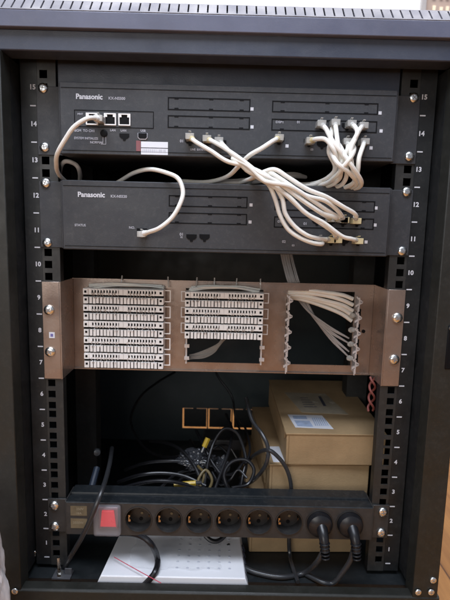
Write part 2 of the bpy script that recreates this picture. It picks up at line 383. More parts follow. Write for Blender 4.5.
# ================================================================== PHONE SYSTEM UNITS
def slot_rings(mb, x0, x1, z0, z1, y, side=1):
    t_ = 1.35
    mb.box(x0, x1, y-0.35, y+0.3, z1-t_, z1); mb.box(x0, x1, y-0.35, y+0.3, z0, z0+t_)
    mb.box(x0, x0+t_, y-0.36, y+0.3, z0+t_, z1-t_); mb.box(x1-t_, x1, y-0.36, y+0.3, z0+t_, z1-t_)
    for f in (0.08, 0.5, 0.87):
        x = x0+(x1-x0)*f
        mb.box(x, x+5, y-0.37, y+0.3, z0+t_, z0+t_+1.3); mb.box(x, x+5, y-0.37, y+0.3, z1-t_-1.0, z1-t_)
FY = -24.0
def unit(loc_z0, loc_z1, name, label):
    d = thing(name, (0, 0, loc_z0), label, 'phone system')
    mb = MB(); mb.box(-205.5, 205.5, FY, 300, loc_z0, loc_z1); mb.build('enclosure', 'dev', d, bevel=1.2)
    mb = MB(); mb.box(-203.5, 203.5, FY-0.5, FY+0.2, loc_z1-7.2, loc_z1-6.6); mb.box(-203, 203, FY-0.5, FY+.2, loc_z0+4.5, loc_z0+5.0); mb.build('seam_line', 'devdark', d)
    for s in (-1, 1):
        mb = MB(); mb.box(*sorted((s*209, s*241.3)), -3.2, -1.2, loc_z0+1, loc_z1-0.5); mb.box(*sorted((s*206.2, s*208.8)), -18, 40, loc_z0+1, loc_z1-0.5)
        mb.build('mounting_ear', 'dev', d, bevel=0.6)
    return d
def jack(parent, x, z, wdt=12.5, h=11.5, frame=None, y=FY):
    mb = MB(); a, b = wdt/2, h/2; t_ = 1.3
    if frame:
        mb.box(x-a, x+a, y-2.4, y+0.4, z+b-t_, z+b); mb.box(x-a, x+a, y-2.4, y+0.4, z-b, z-b+t_); mb.box(x-a, x-a+t_, y-2.4, y+0.4, z-b+t_, z+b-t_); mb.box(x+a-t_, x+a, y-2.4, y+0.4, z-b+t_, z+b-t_)
        mb.box(x-a+t_, x-a+t_+2.4, y-2.2, y+.4, z+b-t_-3, z+b-t_); mb.box(x+a-t_-2.4, x+a-t_, y-2.2, y+.4, z+b-t_-3, z+b-t_)
        o = mb.build('network_port', frame, parent)
        mb = MB(); mb.box(x-a+t_, x+a-t_, y-1.0, y+0.3, z-b+t_, z+b-t_); mb.build('port_opening', 'devdark', o)
    else:
        c = 0.3*wdt
        mb.prism([(x-a, z+b*0.55), (x+a, z+b*0.55), (x+a, z-b*0.1), (x+a-c*0.6, z-b*0.5), (x+c*0.5, z-b*0.6), (x+c*0.4, z-b), (x-c*0.4, z-b), (x-c*0.5, z-b*0.6), (x-a+c*0.6, z-b*0.5), (x-a, z-b*0.1)], y-0.6, y+0.3)
        o = mb.build('line_port', 'devdark', parent)
    return o
d1 = unit(227.5, 312.5, 'phone_exchange', 'upper black telephone exchange unit with white network ports and a barcode sticker')
d2 = unit(110.5, 196.5, 'phone_exchange', 'lower black telephone exchange unit with a plain left face and one looping lead')
for d, z0, sets in ((d1, 0, ((-74, 26.5, 282.5, 297.5), (-74, 26.5, 261.5, 276.5), (53, 182.5, 283, 296.5), (53, 182.5, 261.5, 275.5))),
                    (d2, 0, ((-72, 26.5, 167, 181), (-72, 26.5, 146, 160), (60.5, 186.5, 165.5, 179.5), (60.5, 186.5, 144, 158)))):
    for a, b, c, e in sets:
        mb = MB(); slot_rings(mb, a, b, c, e, FY); mb.build('slot_cover_outline', 'devdark', d)
# printing
def letters(d, items):
    for it in items: text_mb([it], 0.02).build('panel_lettering', 'printdim', d, smooth=False)
def label_sq(d, pts):
    for (x, y, z) in pts:
        m_ = MB(); m_.box(x-1.9, x+1.9, FY-0.3, FY+0.1, z-1.9, z+1.9); m_.build('slot_number', 'print', d)
mb = text_mb([('Panasonic', -185.6, FY-0.3, 295.3, 8.4, 'LEFT', 0.98)], 0.03); mb.build('maker_lettering', 'print', d1, smooth=False)
mb = text_mb([('Panasonic', -185.6, FY-0.3, 178.8, 8.6, 'LEFT', 1.0)], 0.03); mb.build('maker_lettering', 'print', d2, smooth=False)
letters(d1, [('KX-NS500', -146, FY-0.3, 294.2, 4.6, 'LEFT', 1.0), ('BGM  TO CH1', -188, FY-0.3, 255.5, 4.2, 'LEFT', 0.95), ('SYSTEM INITIALIZE', -188.5, FY-0.3, 246.6, 3.9, 'LEFT', 0.9), ('NORMAL', -161, FY-0.3, 242.0, 3.9, 'CENTER', 1.0),
              ('LAN', -141, FY-0.3, 256.9, 3.6, 'CENTER', 1), ('LAN', -128, FY-0.3, 256.9, 3.6, 'CENTER', 1), ('USB', -104, FY-0.3, 257.2, 3.6, 'CENTER', 1), ('MNT', -184, FY-0.3, 275, 3.2, 'LEFT', 1), ('DSP1', 58, FY-0.3, 271.5, 3.8, 'LEFT', 1.2),
              ('01', -56.5, FY-0.3, 246.2, 4.6, 'CENTER', 1), ('LINE  EXTENSION', -46, FY-0.3, 236.5, 3.2, 'LEFT', 1), ('01', 86, FY-0.3, 272, 4, 'CENTER', 1), ('02', 108, FY-0.3, 250.5, 4.2, 'CENTER', 1), ('03', 104, FY-0.3, 240, 3.4, 'CENTER', 1)])
mb = MB()
label_sq(d1, ((28.6, -24.0, 286.1), (29.3, -24.0, 265.1), (185.1, -24.0, 285.3), (187.8, -24.0, 264.2), (176.8, -24.0, 243.8), (73.1, -24.0, 243.6)))
mb.box(-153.5, -153, FY-0.3, FY, 242, 250); mb.box(-156, -153.5, FY-0.3, FY, 242, 242.5); mb.box(-150, -149.5, FY-0.3, FY, 240, 250); mb.box(-156, -150, FY-.3, FY, 240, 240.5)
mb.build('bracket_lines', 'printdim', d1, smooth=False)
letters(d2, [('KX-NS520', -144.5, FY-0.3, 177.6, 4.6, 'LEFT', 1.0), ('STATUS', -190, FY-0.3, 141.0, 4.2, 'LEFT', 0.95), ('01', -55.5, FY-0.3, 132.6, 5.0, 'CENTER', 1), ('02', -55.5, FY-0.3, 129.0, 3.0, 'CENTER', 1), ('NO.', -118, FY-.3, 139.5, 4.2, 'CENTER', 1),
              ('DSP1', 65, FY-0.3, 151.5, 3.8, 'LEFT', 1.2), ('01', 100, FY-0.3, 149.5, 4.6, 'CENTER', 1), ('02', 74, FY-0.3, 126.5, 4.6, 'CENTER', 1), ('03', 86, FY-0.3, 122, 3.4, 'CENTER', 1)])
label_sq(d2, ((31.0, -24.0, 171.2), (30.4, -24.0, 150.1), (187.9, -24.0, 171.2), (188.1, -24.0, 150.1), (178.1, -24.0, 128.6)))
# port bay of the upper unit
mb = MB()
for a, b, c, e in ((-188, -91, 279.3, 280.2), (-188, -91, 260.0, 260.9), (-188, -187.1, 260.9, 279.3), (-91.9, -91, 260.9, 279.3)): mb.box(a, b, FY-0.35, FY+0.2, c, e)
mb.build('port_bay_outline', 'devdark', d1)
for x in (-166, -144, -126.5): jack(d1, x, 269.5, 14.5, 14, 'krone')
mb = MB(); mb.lathe([(4.4, 0), (4.4, 1), (3.4, 1.4), (0.3, 1.5)], (-152, FY, 253)); mb.build('mode_switch', 'devdark', d1)
jack(d1, -127, 250.5, 12, 11)
mb = MB(); mb.prism([(-110.5, 254.5), (-98.5, 254.5), (-98.5, 249), (-100.5, 246.6), (-108.5, 246.6), (-110.5, 249)], FY-1.2, FY+.2); mb.build('usb_port', 'printdim', d1, bevel=.3)
mb = MB(); mb.prism([(-109.8, 254.3), (-99.2, 254.3), (-99.2, 249.6), (-101, 247.8), (-108, 247.8), (-109.8, 249.6)], FY-1.5, FY-1.15); mb.build('usb_opening', 'devdark', d1)
# barcode sticker
mb = MB(); mb.box(-106.5, -73.5, FY-0.5, FY-0.1, 237.6, 244.6); mb.box(-106.5, -73.5, FY-0.5, FY-0.1, 229.2, 236.6)
st = mb.build('barcode_sticker', 'label', d1)
mb = MB(); x = -104.5
while x < -76:
    wd = random.choice((0.3, 0.5, 0.8)); mb.box(x, x+wd, FY-0.62, FY-0.5, 231.6, 235.6); x += wd+random.choice((0.4, 0.7, 1.0))
mb.build('barcode', 'printdim', st)
mb = MB(); mb.box(-112.5, -107, FY-0.5, FY-0.1, 233, 245.5); mb.build('red_mark', mat('faded red print', (0.22, 0.07, 0.08), 0.5), st)
# line ports
def group_ports(d, pts, w_=13, h_=12):
    for p in pts: jack(d, p[0], p[2], w_, h_)
group_ports(d1, ((-46.4, -24.0, 246.7), (-25.5, -24.0, 246.0), (-8.3, -24.0, 245.2), (63.0, -24.0, 250.5), (100.0, -24.0, 249.0), (116.1, -24.0, 247.0), (131.0, -24.0, 246.2), (165.5, -24.0, 247.1), (113.7, -24.0, 269.5), (129.6, -24.0, 269.9), (145.7, -24.0, 269.1), (159.1, -24.0, 269.4)))
group_ports(d2, ((-43.0, -24.0, 129.7), (-26.5, -24.0, 130.1), (-105.4, -24.0, 135.7), (114.7, -24.0, 153.4), (132.3, -24.0, 153.8), (147.5, -24.0, 152.9), (165.1, -24.0, 153.3), (117.2, -24.0, 128.4), (133.7, -24.0, 128.8), (150.1, -24.0, 129.2), (167.9, -24.0, 129.6)), 13, 12)
for (d, zs) in ((d1, (314.3, 238.1)), (d2, (193.7, 117.5))):
    for z in zs:
        for s in (-1, 1): screw(s*232.5, -3.2, min(z, 309.5) if d is d1 and z > 300 else z, d, 1.0)

# ================================================================== PATCH CABLES
def cable(label, pts, r=2.7, m='cable', start='plug', end=None, name='patch_cable', cat='cable', group=None, bootcol='plug', pts_are=None):
    t = thing(name, pts[0], label, cat, group)
    wob = random.Random(len(C.objects))                     # small kinks so that no lead is a perfect curve
    pts = [pts[0], pts[1]]+[tuple(c+wob.uniform(-1.5, 1.5) for c in p) for p in pts[2:-2]]+[pts[-2], pts[-1]]
    mb = MB(); mb.tube(pts, r, seg=10); mb.build('cord', m, t)
    for kind, p, q in ((start, pts[0], pts[1]), (end, pts[-1], pts[-2])):
        if not kind: continue
        p, q = Vector(p), Vector(q)
        d = (q-p).normalized()
        mb = MB(); mb.box(-5.2, 5.2, -9, 8.5, -3.7, 3.5); mb.hexa([(-1.6, -9, 5.6), (-1.6, -9, 6.4), (-1.6, 7, 3.6), (-1.6, 7, 4.4), (1.6, -9, 5.6), (1.6, -9, 6.4), (1.6, 7, 3.6), (1.6, 7, 4.4)])
        mb2 = MB(); mb2.lathe([(r*1.55, -1), (r*1.5, 3), (r*1.12, 10)], (0, 0, 0), (0, -1, 0), seg=14)
        o = mb.build('plug_body', kind, t, bevel=0.7); o.location = (p+Vector((0, 3, 0)))*S; o.matrix_parent_inverse = chainloc(t).inverted()
        b = mb2.build('strain_relief', bootcol, t); b.matrix_parent_inverse = chainloc(t).inverted()
        b.location = p*S; b.rotation_euler = Vector((0, -1, 0)).rotation_difference(Vector((d.x, min(d.y, -0.2), d.z))).to_euler()
    return t
F = 'white leads of the phone units'
# plugs start just in front of the unit faces (y about -34)
cable('cream lead arching left from the white port of the upper phone unit', [(-155.3, -34.0, 267.7), (-157.5, -44.0, 266.6), (-166.0, -52.0, 262.4), (-178.9, -52.0, 253.1), (-192.2, -48.0, 240.0), (-202.8, -42.0, 225.8), (-211.6, -28.0, 212.3), (-216.0, -8.0, 206.1), (-215.1, 16.0, 199.9), (-209.8, 60.0, 190.7)], group=F, bootcol='krone')
cable('cream lead looping up from the lower phone unit over its model lettering', [(-103.8, -34.0, 132.0), (-93.6, -44.0, 134.8), (-79.4, -50.0, 139.9), (-66.2, -50.0, 150.9), (-57.0, -48.0, 166.6), (-52.7, -44.0, 183.5), (-59.4, -38.0, 198.1), (-73.7, -30.0, 207.0), (-97.0, -14.0, 212.0), (-119.7, 0.0, 209.3), (-144.1, 30.0, 201.7), (-183.8, 80.0, 190.1)], group=F, bootcol='krone')
cable('white lead leaving the left port of the middle trio on the upper unit', [(-45.8, -34.0, 249.6), (-37.8, -46.0, 241.8), (-20.6, -56.0, 229.2), (0.6, -60.0, 218.9), (21.8, -60.0, 212.6), (40.7, -60.0, 207.4), (64.3, -62.0, 194.1), (89.8, -62.0, 175.2), (113.6, -58.0, 163.2), (130.0, -50.0, 158.0), (138.7, -34.0, 156.2)], group=F, bootcol='plugyel', end='plug', r=2.6)
cable('white lead leaving the centre port of the middle trio on the upper unit', [(-25.2, -34.0, 247.7), (-16.4, -46.0, 242.3), (0.4, -56.0, 232.0), (19.1, -64.0, 218.8), (37.8, -68.0, 204.2), (56.6, -68.0, 196.7), (85.6, -66.0, 176.0), (112.1, -60.0, 161.9), (130.0, -34.0, 156.0)], group=F, bootcol='plugyel', end='plug', r=2.6)
cable('white lead leaving the right port of the middle trio on the upper unit', [(-10.7, -34.0, 245.8), (-4.5, -46.0, 238.0), (6.4, -55.0, 224.3), (24.3, -60.0, 208.2), (40.7, -62.0, 201.5), (61.8, -66.0, 186.8), (93.6, -64.0, 161.3), (117.2, -56.0, 146.9), (131.9, -46.0, 138.9), (138.9, -34.0, 130.4)], group=F, bootcol='plug', end='plugyel', r=2.6)
cable('white lead crossing down left from the lone middle port of the upper unit', [(61.8, -34.0, 251.0), (53.3, -48.0, 244.8), (40.4, -50.0, 237.3), (26.8, -46.0, 227.3), (14.4, -34.0, 215.8), (-1.1, -10.0, 206.1), (-27.5, 20.0, 202.2), (-65.7, 60.0, 206.6)], group=F, bootcol='plugyel')
cable('white lead arching highest at the knot and ending at the top right port below', [(12.5, 20.0, 200.6), (28.9, -20.0, 203.3), (41.3, -52.0, 208.4), (55.4, -64.0, 209.6), (70.5, -66.0, 201.8), (92.0, -66.0, 189.8), (116.6, -62.0, 180.5), (139.8, -56.0, 170.9), (156.1, -46.0, 162.3), (161.1, -34.0, 154.3)], group=F, start=None, end='plugyel', r=2.6)
cable('white lead running along the top of the knot to the lower unit', [(26.0, 20.0, 198.3), (35.7, -30.0, 206.0), (47.8, -58.0, 207.8), (63.4, -68.0, 199.2), (89.6, -68.0, 182.8), (114.5, -62.0, 174.6), (134.4, -50.0, 165.2), (146.2, -34.0, 155.1)], group=F, start=None, end='plugyel', r=2.6)
cable('white lead lying lowest across to the bottom right port of the lower unit', [(22.6, -44.0, 211.2), (41.1, -58.0, 198.5), (69.1, -66.0, 180.2), (93.3, -66.0, 162.4), (116.3, -60.0, 149.2), (140.4, -52.0, 136.7), (154.8, -44.0, 132.2), (165.1, -34.0, 129.8)], group=F, start=None, end='plugyel', r=2.6)
cable('white lead hanging in a deep curve to the left lower port of the lower unit', [(35.7, -30.0, 206.0), (48.7, -54.0, 194.5), (58.4, -58.0, 178.2), (63.8, -58.0, 159.7), (74.0, -58.0, 143.5), (87.6, -58.0, 133.2), (102.7, -56.0, 126.3), (117.6, -48.0, 125.3), (117.7, -34.0, 129.9)], group=F, start=None, end='plug', r=2.6)
cable('white lead hanging just inside the deepest curve on the lower unit', [(40.5, -30.0, 208.5), (54.4, -56.0, 194.4), (63.8, -62.0, 178.0), (70.4, -62.0, 160.9), (81.7, -62.0, 146.0), (95.5, -60.0, 136.9), (109.1, -52.0, 132.4), (131.4, -34.0, 130.2)], group=F, start=None, end='plugyel', r=2.6)
Gp = 'white leads bunched under the right ports of the upper unit'
cable('white lead from the leftmost upper port of the right bunch', [(111.8, -34.0, 268.5), (115.7, -46.0, 260.4), (122.2, -58.0, 244.7), (131.4, -62.0, 228.6), (141.3, -54.0, 214.0), (144.9, -38.0, 201.9), (137.2, -20.0, 196.1), (109.8, 10.0, 196.8), (74.6, 50.0, 204.9)], group=Gp, end=None)
cable('white lead dropping straight from the second upper port of the right bunch', [(128.6, -34.0, 270.1), (127.5, -46.0, 260.7), (126.9, -58.0, 242.6), (131.4, -58.0, 225.8), (134.2, -50.0, 210.8), (131.3, -34.0, 199.5), (117.2, -6.0, 198.1), (85.9, 30.0, 203.3)], group=Gp)
cable('white lead from the third upper port, crossing to the left of the bunch', [(147.9, -34.0, 269.4), (149.4, -48.0, 263.1), (150.1, -56.0, 254.7), (143.9, -60.0, 242.7), (136.0, -62.0, 229.8), (133.7, -56.0, 214.7), (135.1, -38.0, 202.8), (126.6, -10.0, 198.0), (101.0, 40.0, 203.2)], group=Gp)
cable('white lead from the rightmost upper port of the right bunch', [(162.5, -34.0, 267.4), (155.4, -48.0, 261.0), (147.6, -58.0, 248.7), (141.5, -62.0, 234.4), (144.8, -58.0, 217.0), (153.5, -42.0, 202.8), (150.8, -16.0, 195.6), (131.5, 20.0, 199.5)], group=Gp)
cable('white lead curling from the yellow tipped low port of the right bunch', [(99.5, -34.0, 248.4), (105.3, -48.0, 248.4), (114.0, -58.0, 244.5), (122.3, -60.0, 234.3), (129.1, -54.0, 220.6), (127.1, -34.0, 209.0), (110.8, -12.0, 199.9), (83.4, 10.0, 198.8), (49.4, 50.0, 207.0)], group=Gp, bootcol='plugyel')
cable('white lead running slantwise through the middle of the right bunch', [(128.8, -34.0, 244.5), (131.2, -50.0, 241.8), (135.2, -66.0, 226.9), (146.5, -66.0, 212.6), (159.3, -52.0, 200.8), (161.5, -28.0, 194.8), (147.0, 0.0, 195.6)], group=Gp)
cable('white lead down the right edge of the right bunch', [(165.0, -34.0, 248.9), (159.6, -50.0, 241.4), (154.2, -60.0, 226.0), (152.3, -58.0, 210.3), (151.9, -40.0, 198.3), (142.1, -10.0, 194.6), (122.2, 20.0, 198.0)], group=Gp)
cable('white lead tucked behind the middle of the right bunch', [(144.3, -34.0, 248.4), (143.9, -42.0, 242.3), (141.3, -46.0, 227.8), (137.1, -42.0, 214.2), (134.4, -30.0, 203.6), (122.7, -4.0, 198.4), (98.6, 24.0, 201.7)], group=Gp, r=2.6)
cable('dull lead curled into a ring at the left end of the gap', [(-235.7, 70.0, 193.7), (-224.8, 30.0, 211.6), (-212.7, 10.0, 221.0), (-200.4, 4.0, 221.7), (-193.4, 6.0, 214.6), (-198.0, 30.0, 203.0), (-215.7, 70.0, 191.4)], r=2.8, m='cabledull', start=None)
cable('white lead crossing over the front of the right bunch towards its left foot', [(146.8, -34.0, 247.2), (148.1, -54.0, 238.1), (142.9, -68.0, 224.6), (134.8, -66.0, 213.5), (129.3, -52.0, 204.7), (121.1, -24.0, 199.0), (98.0, 20.0, 200.0)], group=Gp, start=None, r=2.7)
cable('white lead twisting inside the lower half of the right bunch', [(124.8, -30.0, 243.9), (121.8, -52.0, 233.3), (128.1, -64.0, 218.1), (142.5, -60.0, 207.6), (156.1, -42.0, 199.4), (154.8, -20.0, 195.3), (136.1, 10.0, 197.5)], group=Gp, start=None, r=2.7)
cable('white lead hidden behind the left edge of the right bunch', [(126.1, -30.0, 265.0), (122.7, -44.0, 248.4), (121.0, -50.0, 233.6), (127.5, -46.0, 218.1), (126.0, -34.0, 206.6), (107.8, 0.0, 201.0), (78.9, 40.0, 205.4)], group=Gp, start=None, r=2.5)
cable('white lead weaving over the knot and down to the second port of the lower unit', [(5.3, -56.0, 223.0), (23.8, -66.0, 213.0), (40.0, -72.0, 199.3), (51.5, -74.0, 193.8), (72.5, -72.0, 191.1), (97.2, -66.0, 178.6), (121.1, -56.0, 164.6), (144.9, -34.0, 155.1)], group=F, start=None, end='plug', r=2.6)
# duller white bundle lying in the gap above the lower unit
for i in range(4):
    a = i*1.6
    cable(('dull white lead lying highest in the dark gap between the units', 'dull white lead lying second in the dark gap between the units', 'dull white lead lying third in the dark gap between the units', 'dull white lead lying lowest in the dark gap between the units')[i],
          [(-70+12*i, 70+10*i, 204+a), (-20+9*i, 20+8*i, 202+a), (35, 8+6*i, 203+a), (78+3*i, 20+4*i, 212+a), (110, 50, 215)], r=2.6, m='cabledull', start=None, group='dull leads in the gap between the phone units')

# ================================================================== DISTRIBUTION PANEL
pn = thing('distribution_panel', (0, 0, -66), 'rose grey metal distribution panel with white terminal blocks and one empty opening', 'panel')
PY = 52.0
wins = [(-196, -86, -54, 54), (-55, 57, -54, 52), (91, 189, -54, 55)]
xs = [-216.6, -196, -86, -55, 57, 91, 189, 216.6]
mb = MB()
mb.box(-216.6, 216.6, PY, PY+1.6, 55.5, 65.5); mb.box(-216.6, 216.6, PY, PY+1.6, -65.5, -54)
for i in range(0, 8, 2): mb.box(xs[i], xs[i+1], PY, PY+1.6, -53.98, 55.48)
mb.box(-216.6, 216.6, PY-5, PY+1.6, 65.6, 66.9); mb.box(-216.6, 216.6, PY-4, PY+1.6, -66.9, -65.6)
mb.build('panel_plate', 'panel', pn)
for s in (-1, 1):
    mb = MB()
    mb.box(*sorted((s*216.8, s*218.4)), -3.4, PY+1.6, -66.4, 66.4); mb.build('side_flange', 'panel', pn)
    mb = MB(); mb.box(*sorted((s*218.6, s*241.5)), -3.4, -1.6, -66.4, 66.4); mb.build('mounting_ear', 'panel', pn, bevel=0.5)
    for z in (28.6, -28.6): screw(s*232.5, -3.5, z, pn, 1.12)
mb = MB(); p = (215.1, 52.0, 3.1); mb.lathe([(2.6, 0), (2.6, 1)], (205, PY, -2)); mb.build('round_hole', 'devdark', pn)
q = (-229.8, -3.0, -5.6)
mb = MB(); mb.box(q[0]-3.5, q[0]+4, -4.1, -3.45, q[2]-4, q[2]+4); sq = mb.build('square_sticker', 'label', pn)
mb = MB(); mb.box(q[0]-1.6, q[0]+2, -4.3, -4.12, q[2]-2, q[2]+2); mb.build('sticker_print', mat('violet ink', (0.18, 0.16, 0.42), 0.5), sq)

# terminal block: 115 mm wide, front at y = 28
def block_proto():
    W_, H = 112.0, 22.0; rj = random.Random(3)
    mb = MB()
    mb.box(0, W_, 34, 50, -H+1, -0.9)
    mb.box(0, W_, 28, 33.9, -9.3, -0.8); mb.box(0, W_, 29, 33.8, -H+0.6, -12.3)
    mb.box(0.4, 7, 26, 27.9, -9, -1.2); mb.box(W_-7, W_-0.4, 26, 27.9, -9, -1.2); mb.box(0.4, 7, 27, 28.9, -H+0.4, -12.6); mb.box(W_-7, W_-0.4, 27, 28.9, -H+0.4, -12.6)
    mb.box(W_/2-6, W_/2-0.6, 26.4, 27.9, -8.6, -1.2); mb.box(W_/2+0.6, W_/2+6, 26.4, 27.9, -8.6, -1.2)
    for k in range(20):                                     # lower row of teeth
        x = 9+k*4.76+rj.uniform(-.25, .25); mb.box(x, x+3.6, 26.6+rj.uniform(-.6, .6), 28.9, -H+0.4+rj.uniform(0, .5), -12.5-rj.uniform(0, .5))
    for k in range(20):                                     # ribs along the upper row
        x = 8.2+k*4.1+(9 if k >= 10 else 0)+(2.2 if k < 10 else 2.6); mb.box(x, x+1.7, 26.6+rj.uniform(-.5, .5), 27.9, -9.4, -1.2-rj.uniform(0, .5))
    o = mb.build('terminal_block', 'krone', pn)
    mb = MB()
    for k in range(20):
        x = 9.0+k*4.1+(9.6 if k >= 10 else 0)+0.6; mb.box(x+2.4, x+4.2, 27.6, 27.98, -6.6, -3.0)
    for a in (2.2, W_-5.4):
        mb.box(a, a+3, 25.7, 25.98, -6.6, -3.4); mb.box(a, a+3, 26.7, 26.98, -17.6, -14.6)
    for k in range(21): x = 9+k*4.76; mb.box(x-1.3, x-0.05, 27.9, 28.98, -H+1, -13.0)
    mb.box(0.3, W_-0.3, 28.6, 33.9, -12.2, -9.4); mb.box(0.3, W_-0.3, 30, 50.5, -H-0.6, -H+0.4)
    mb.build('contact_slots', 'devdark', o)
    return o
bp = block_proto()
def place_block(x, z, first=False, sx=1.0):
    if first: o = bp
    else:
        o = bp.copy(); C.objects.link(o)
        for ch in [c for c in C.objects if c.parent == bp]:
            k = ch.copy(); C.objects.link(k); k.parent = o
    o.parent = pn; o.matrix_parent_inverse = chainloc(pn).inverted(); o.location = (x*S, 0, z*S); o.scale = (sx, 1, 1)
    return o
blocks = [place_block(-196, 55.5-k*23.0, k == 0) for k in range(5)]+[place_block(-54.2, 54-k*22.6, False, 0.98) for k in range(3)]
for o in blocks:                                            # wire ends pressed into the contacts, different on every block
    mb = MB()
    for k in range(20):
        x = 11.5+k*4.1+(9.6 if k >= 10 else 0); j = random.uniform(-1, 1)
        if random.random() < 0.75: mb.tube([(x+j*.3, 28.2, -4.6), (x+j, 25.6+random.uniform(-.6, .6), -5.5-random.random()), (x+j*1.6, 26.4, -9.2), (x+j*2, 31, -11.2)], 0.5, seg=5, sub=3)
        if random.random() < 0.6: mb.tube([(x+j, 31, -11.4), (x-j, 26.2, -11.9), (x-j, 25.8, -14), (x-j*.5, 28.6, -15.5)], 0.5, seg=5, sub=3)
    w_ = mb.build('wire_ends', 'krone' if random.random() < .5 else 'cabledull', None); w_.parent = o

# spring steel mounting frames with looped tabs
def loops(mb, x, z, s, y=36, w_=7, h=15):
    x2 = x+s*w_
    a, b = sorted((x, x2)); 
    mb.box(a, b, y, y+1.2, z-1.3, z); mb.box(a, b, y, y+1.2, z-h, z-h+1.3); xx = sorted((x2, x2-s*1.3)); mb.box(xx[0], xx[1], y, y+1.2, z-h+1.3, z-1.3)
mb = MB()
for k in range(5): loops(mb, -83.8, 54-k*23, 1, 34, 9, 17)
mb.build('mounting_frame', 'krone', pn)
mb = MB()
for s_, x in ((1, 55.2), (-1, -53)):
    mb = MB(); mb.box(x-0.6, x+1.6, 40, 51.6, -53, 53)
    for k in range(3): loops(mb, 55.8 if s_ > 0 else -54.4, 53-k*22.6, s_, 36, 8 if s_ > 0 else 6, 15)
    for z in (-20, -38): mb.box(x-2, x+5, 38, 39.8, z-9, z-4); mb.box(x-0.4, x+1.4, 39.8, 40, z-12, z)
    mb.build('mounting_frame', 'steel', pn)
for x, s in ((91.5, 1), (190, 1)):
    mb = MB()
    for k in range(5):
        z = 46-k*22.6
        mb.box(x, x+1.6, 32, 51.8, z-16, z+4)
        mb.hexa([(x-4*s, 33, z-10), (x-4*s, 33, z-7), (x-4*s, 35, z-10), (x-4*s, 35, z-7), (x+6*s, 33, z-4), (x+6*s, 33, z-1), (x+6*s, 35, z-4), (x+6*s, 35, z-1)])
        mb.hexa([(x+5*s, 33, z-4), (x+5*s, 33, z-1), (x+5*s, 35, z-4), (x+5*s, 35, z-1), (x-3*s, 33, z+3), (x-3*s, 33, z+6), (x-3*s, 35, z+3), (x-3*s, 35, z+6)])
        mb.box(x-1.4, x, 31, 33, z-18, z-9)
    mb.build('mounting_frame', 'steel', pn)
mb = MB()
for k in range(4):                                          # dark slots beside the right clips
    z = 27-k*22.6; mb.box(193.5, 199.5, PY-0.5, PY+0.1, z-8, z+4)
mb.build('clip_slots', 'devdark', pn)
for k in range(4):
    z = 22-k*21; mb = MB(); mb.lathe([(0.2, -5), (3.6, -4), (4.4, 0), (3.2, 3.6), (0.2, 4.6)], (186, 45, z), (0.4, -1, 0.3), seg=12); mb.build('terminal_boot', 'plug', pn)
for i, (u0, dx) in enumerate(((117, 1), (167, -1), (195, 1), (213.5, 0), (234, 1), (258, 0))):
    a = ((-146.6, -78.5, -40.2, -13.8, 16.4, 51.6)[i])
    mb = MB(); mb.tube([(a, 44, 57), (a+dx, 43, 64), (a+dx*1.5, 45, 72)], 1.0, seg=6); mb.build('cable_tie_tail', 'plug', pn)

# wires feeding the blocks
def bunch(mb, base, n_, spread, r, jit):
    for i in range(n_):
        o = Vector((random.uniform(-1, 1), random.uniform(-1, 1), random.uniform(-1, 1)))*jit
        mb.tube([Vector(p)+o*(0.5+0.5*math.sin(k*1.3+i))+Vector(spread[k])*((i/(n_-1))-0.5) for k, p in enumerate(base)], r, seg=6, sub=5)
mb = MB(); bunch(mb, [(-190, 44, 57), (-150, 40, 60), (-110, 42, 59), (-86, 46, 57)], 9, [(0, 6, 2)]*4, 1.1, 3.0)
tag(mb.build('wire_bundle', 'cable'), 'thin whitish wires lying along the top of the five block stack', 'wires')
mb = MB(); bunch(mb, [(-48, 44, 55), (-20, 38, 59), (20, 40, 59), (50, 46, 55)], 10, [(0, 7, 2)]*4, 1.2, 3.0)
tag(mb.build('wire_bundle', 'cable'), 'thin whitish wires lying along the top of the three block stack', 'wires')
mb = MB(); bunch(mb, [(-48.5, 66.0, -50.1), (-27.8, 72.0, -46.6), (-10.0, 84.0, -39.8), (2.0, 96.0, -26.5), (23.8, 110.0, -13.0), (62.7, 130.0, 5.2)], 12, [(0, 5, 3), (0, 4, 8), (4, 4, 9), (6, 4, 8), (4, 4, 6), (4, 4, 6)], 1.3, 2.5)
tag(mb.build('wire_bundle', 'cabledull'), 'beige wire bunch curving under the three block stack', 'wires')
# flat white leads across the empty opening
lab5 = ('topmost white lead bowed across the empty panel opening', 'second white lead from the top across the empty panel opening', 'middle white lead across the empty panel opening', 'fourth white lead from the top across the empty panel opening', 'lowest white lead slanting across the empty panel opening')
for i, (e, mid) in enumerate(((294, 291), (299, 293), (304, 296), (309, 299), (314, 303))):
    k = i*0.5
    pts = {0: [(70.5, 64.0, 54.1), (92.0, 60.0, 53.7), (117.6, 56.0, 54.8), (145.8, 52.0, 54.4), (169.7, 48.0, 51.2), (185.8, 48.0, 45.7)], 1: [(70.8, 66.0, 50.9), (92.3, 61.0, 50.6), (117.9, 57.0, 51.7), (146.4, 53.0, 48.5), (170.1, 48.0, 43.9), (186.4, 48.0, 37.0)],
           2: [(71.1, 68.0, 47.7), (92.5, 62.0, 47.5), (118.3, 58.0, 47.2), (146.9, 54.0, 42.5), (170.7, 49.0, 36.5), (186.9, 48.0, 28.3)], 3: [(71.4, 70.0, 46.0), (92.9, 64.0, 45.8), (118.8, 60.0, 44.0), (147.6, 56.0, 37.8), (171.3, 50.0, 30.5), (187.3, 48.0, 20.9)],
           4: [(74.6, 72.0, 44.3), (93.5, 68.0, 43.8), (116.6, 64.0, 41.9), (144.2, 60.0, 34.2), (169.3, 52.0, 24.2), (186.3, 48.0, 13.6)]}[i]
    cable(lab5[i], pts, r=3.0, start=None, group='white leads across the empty panel opening')
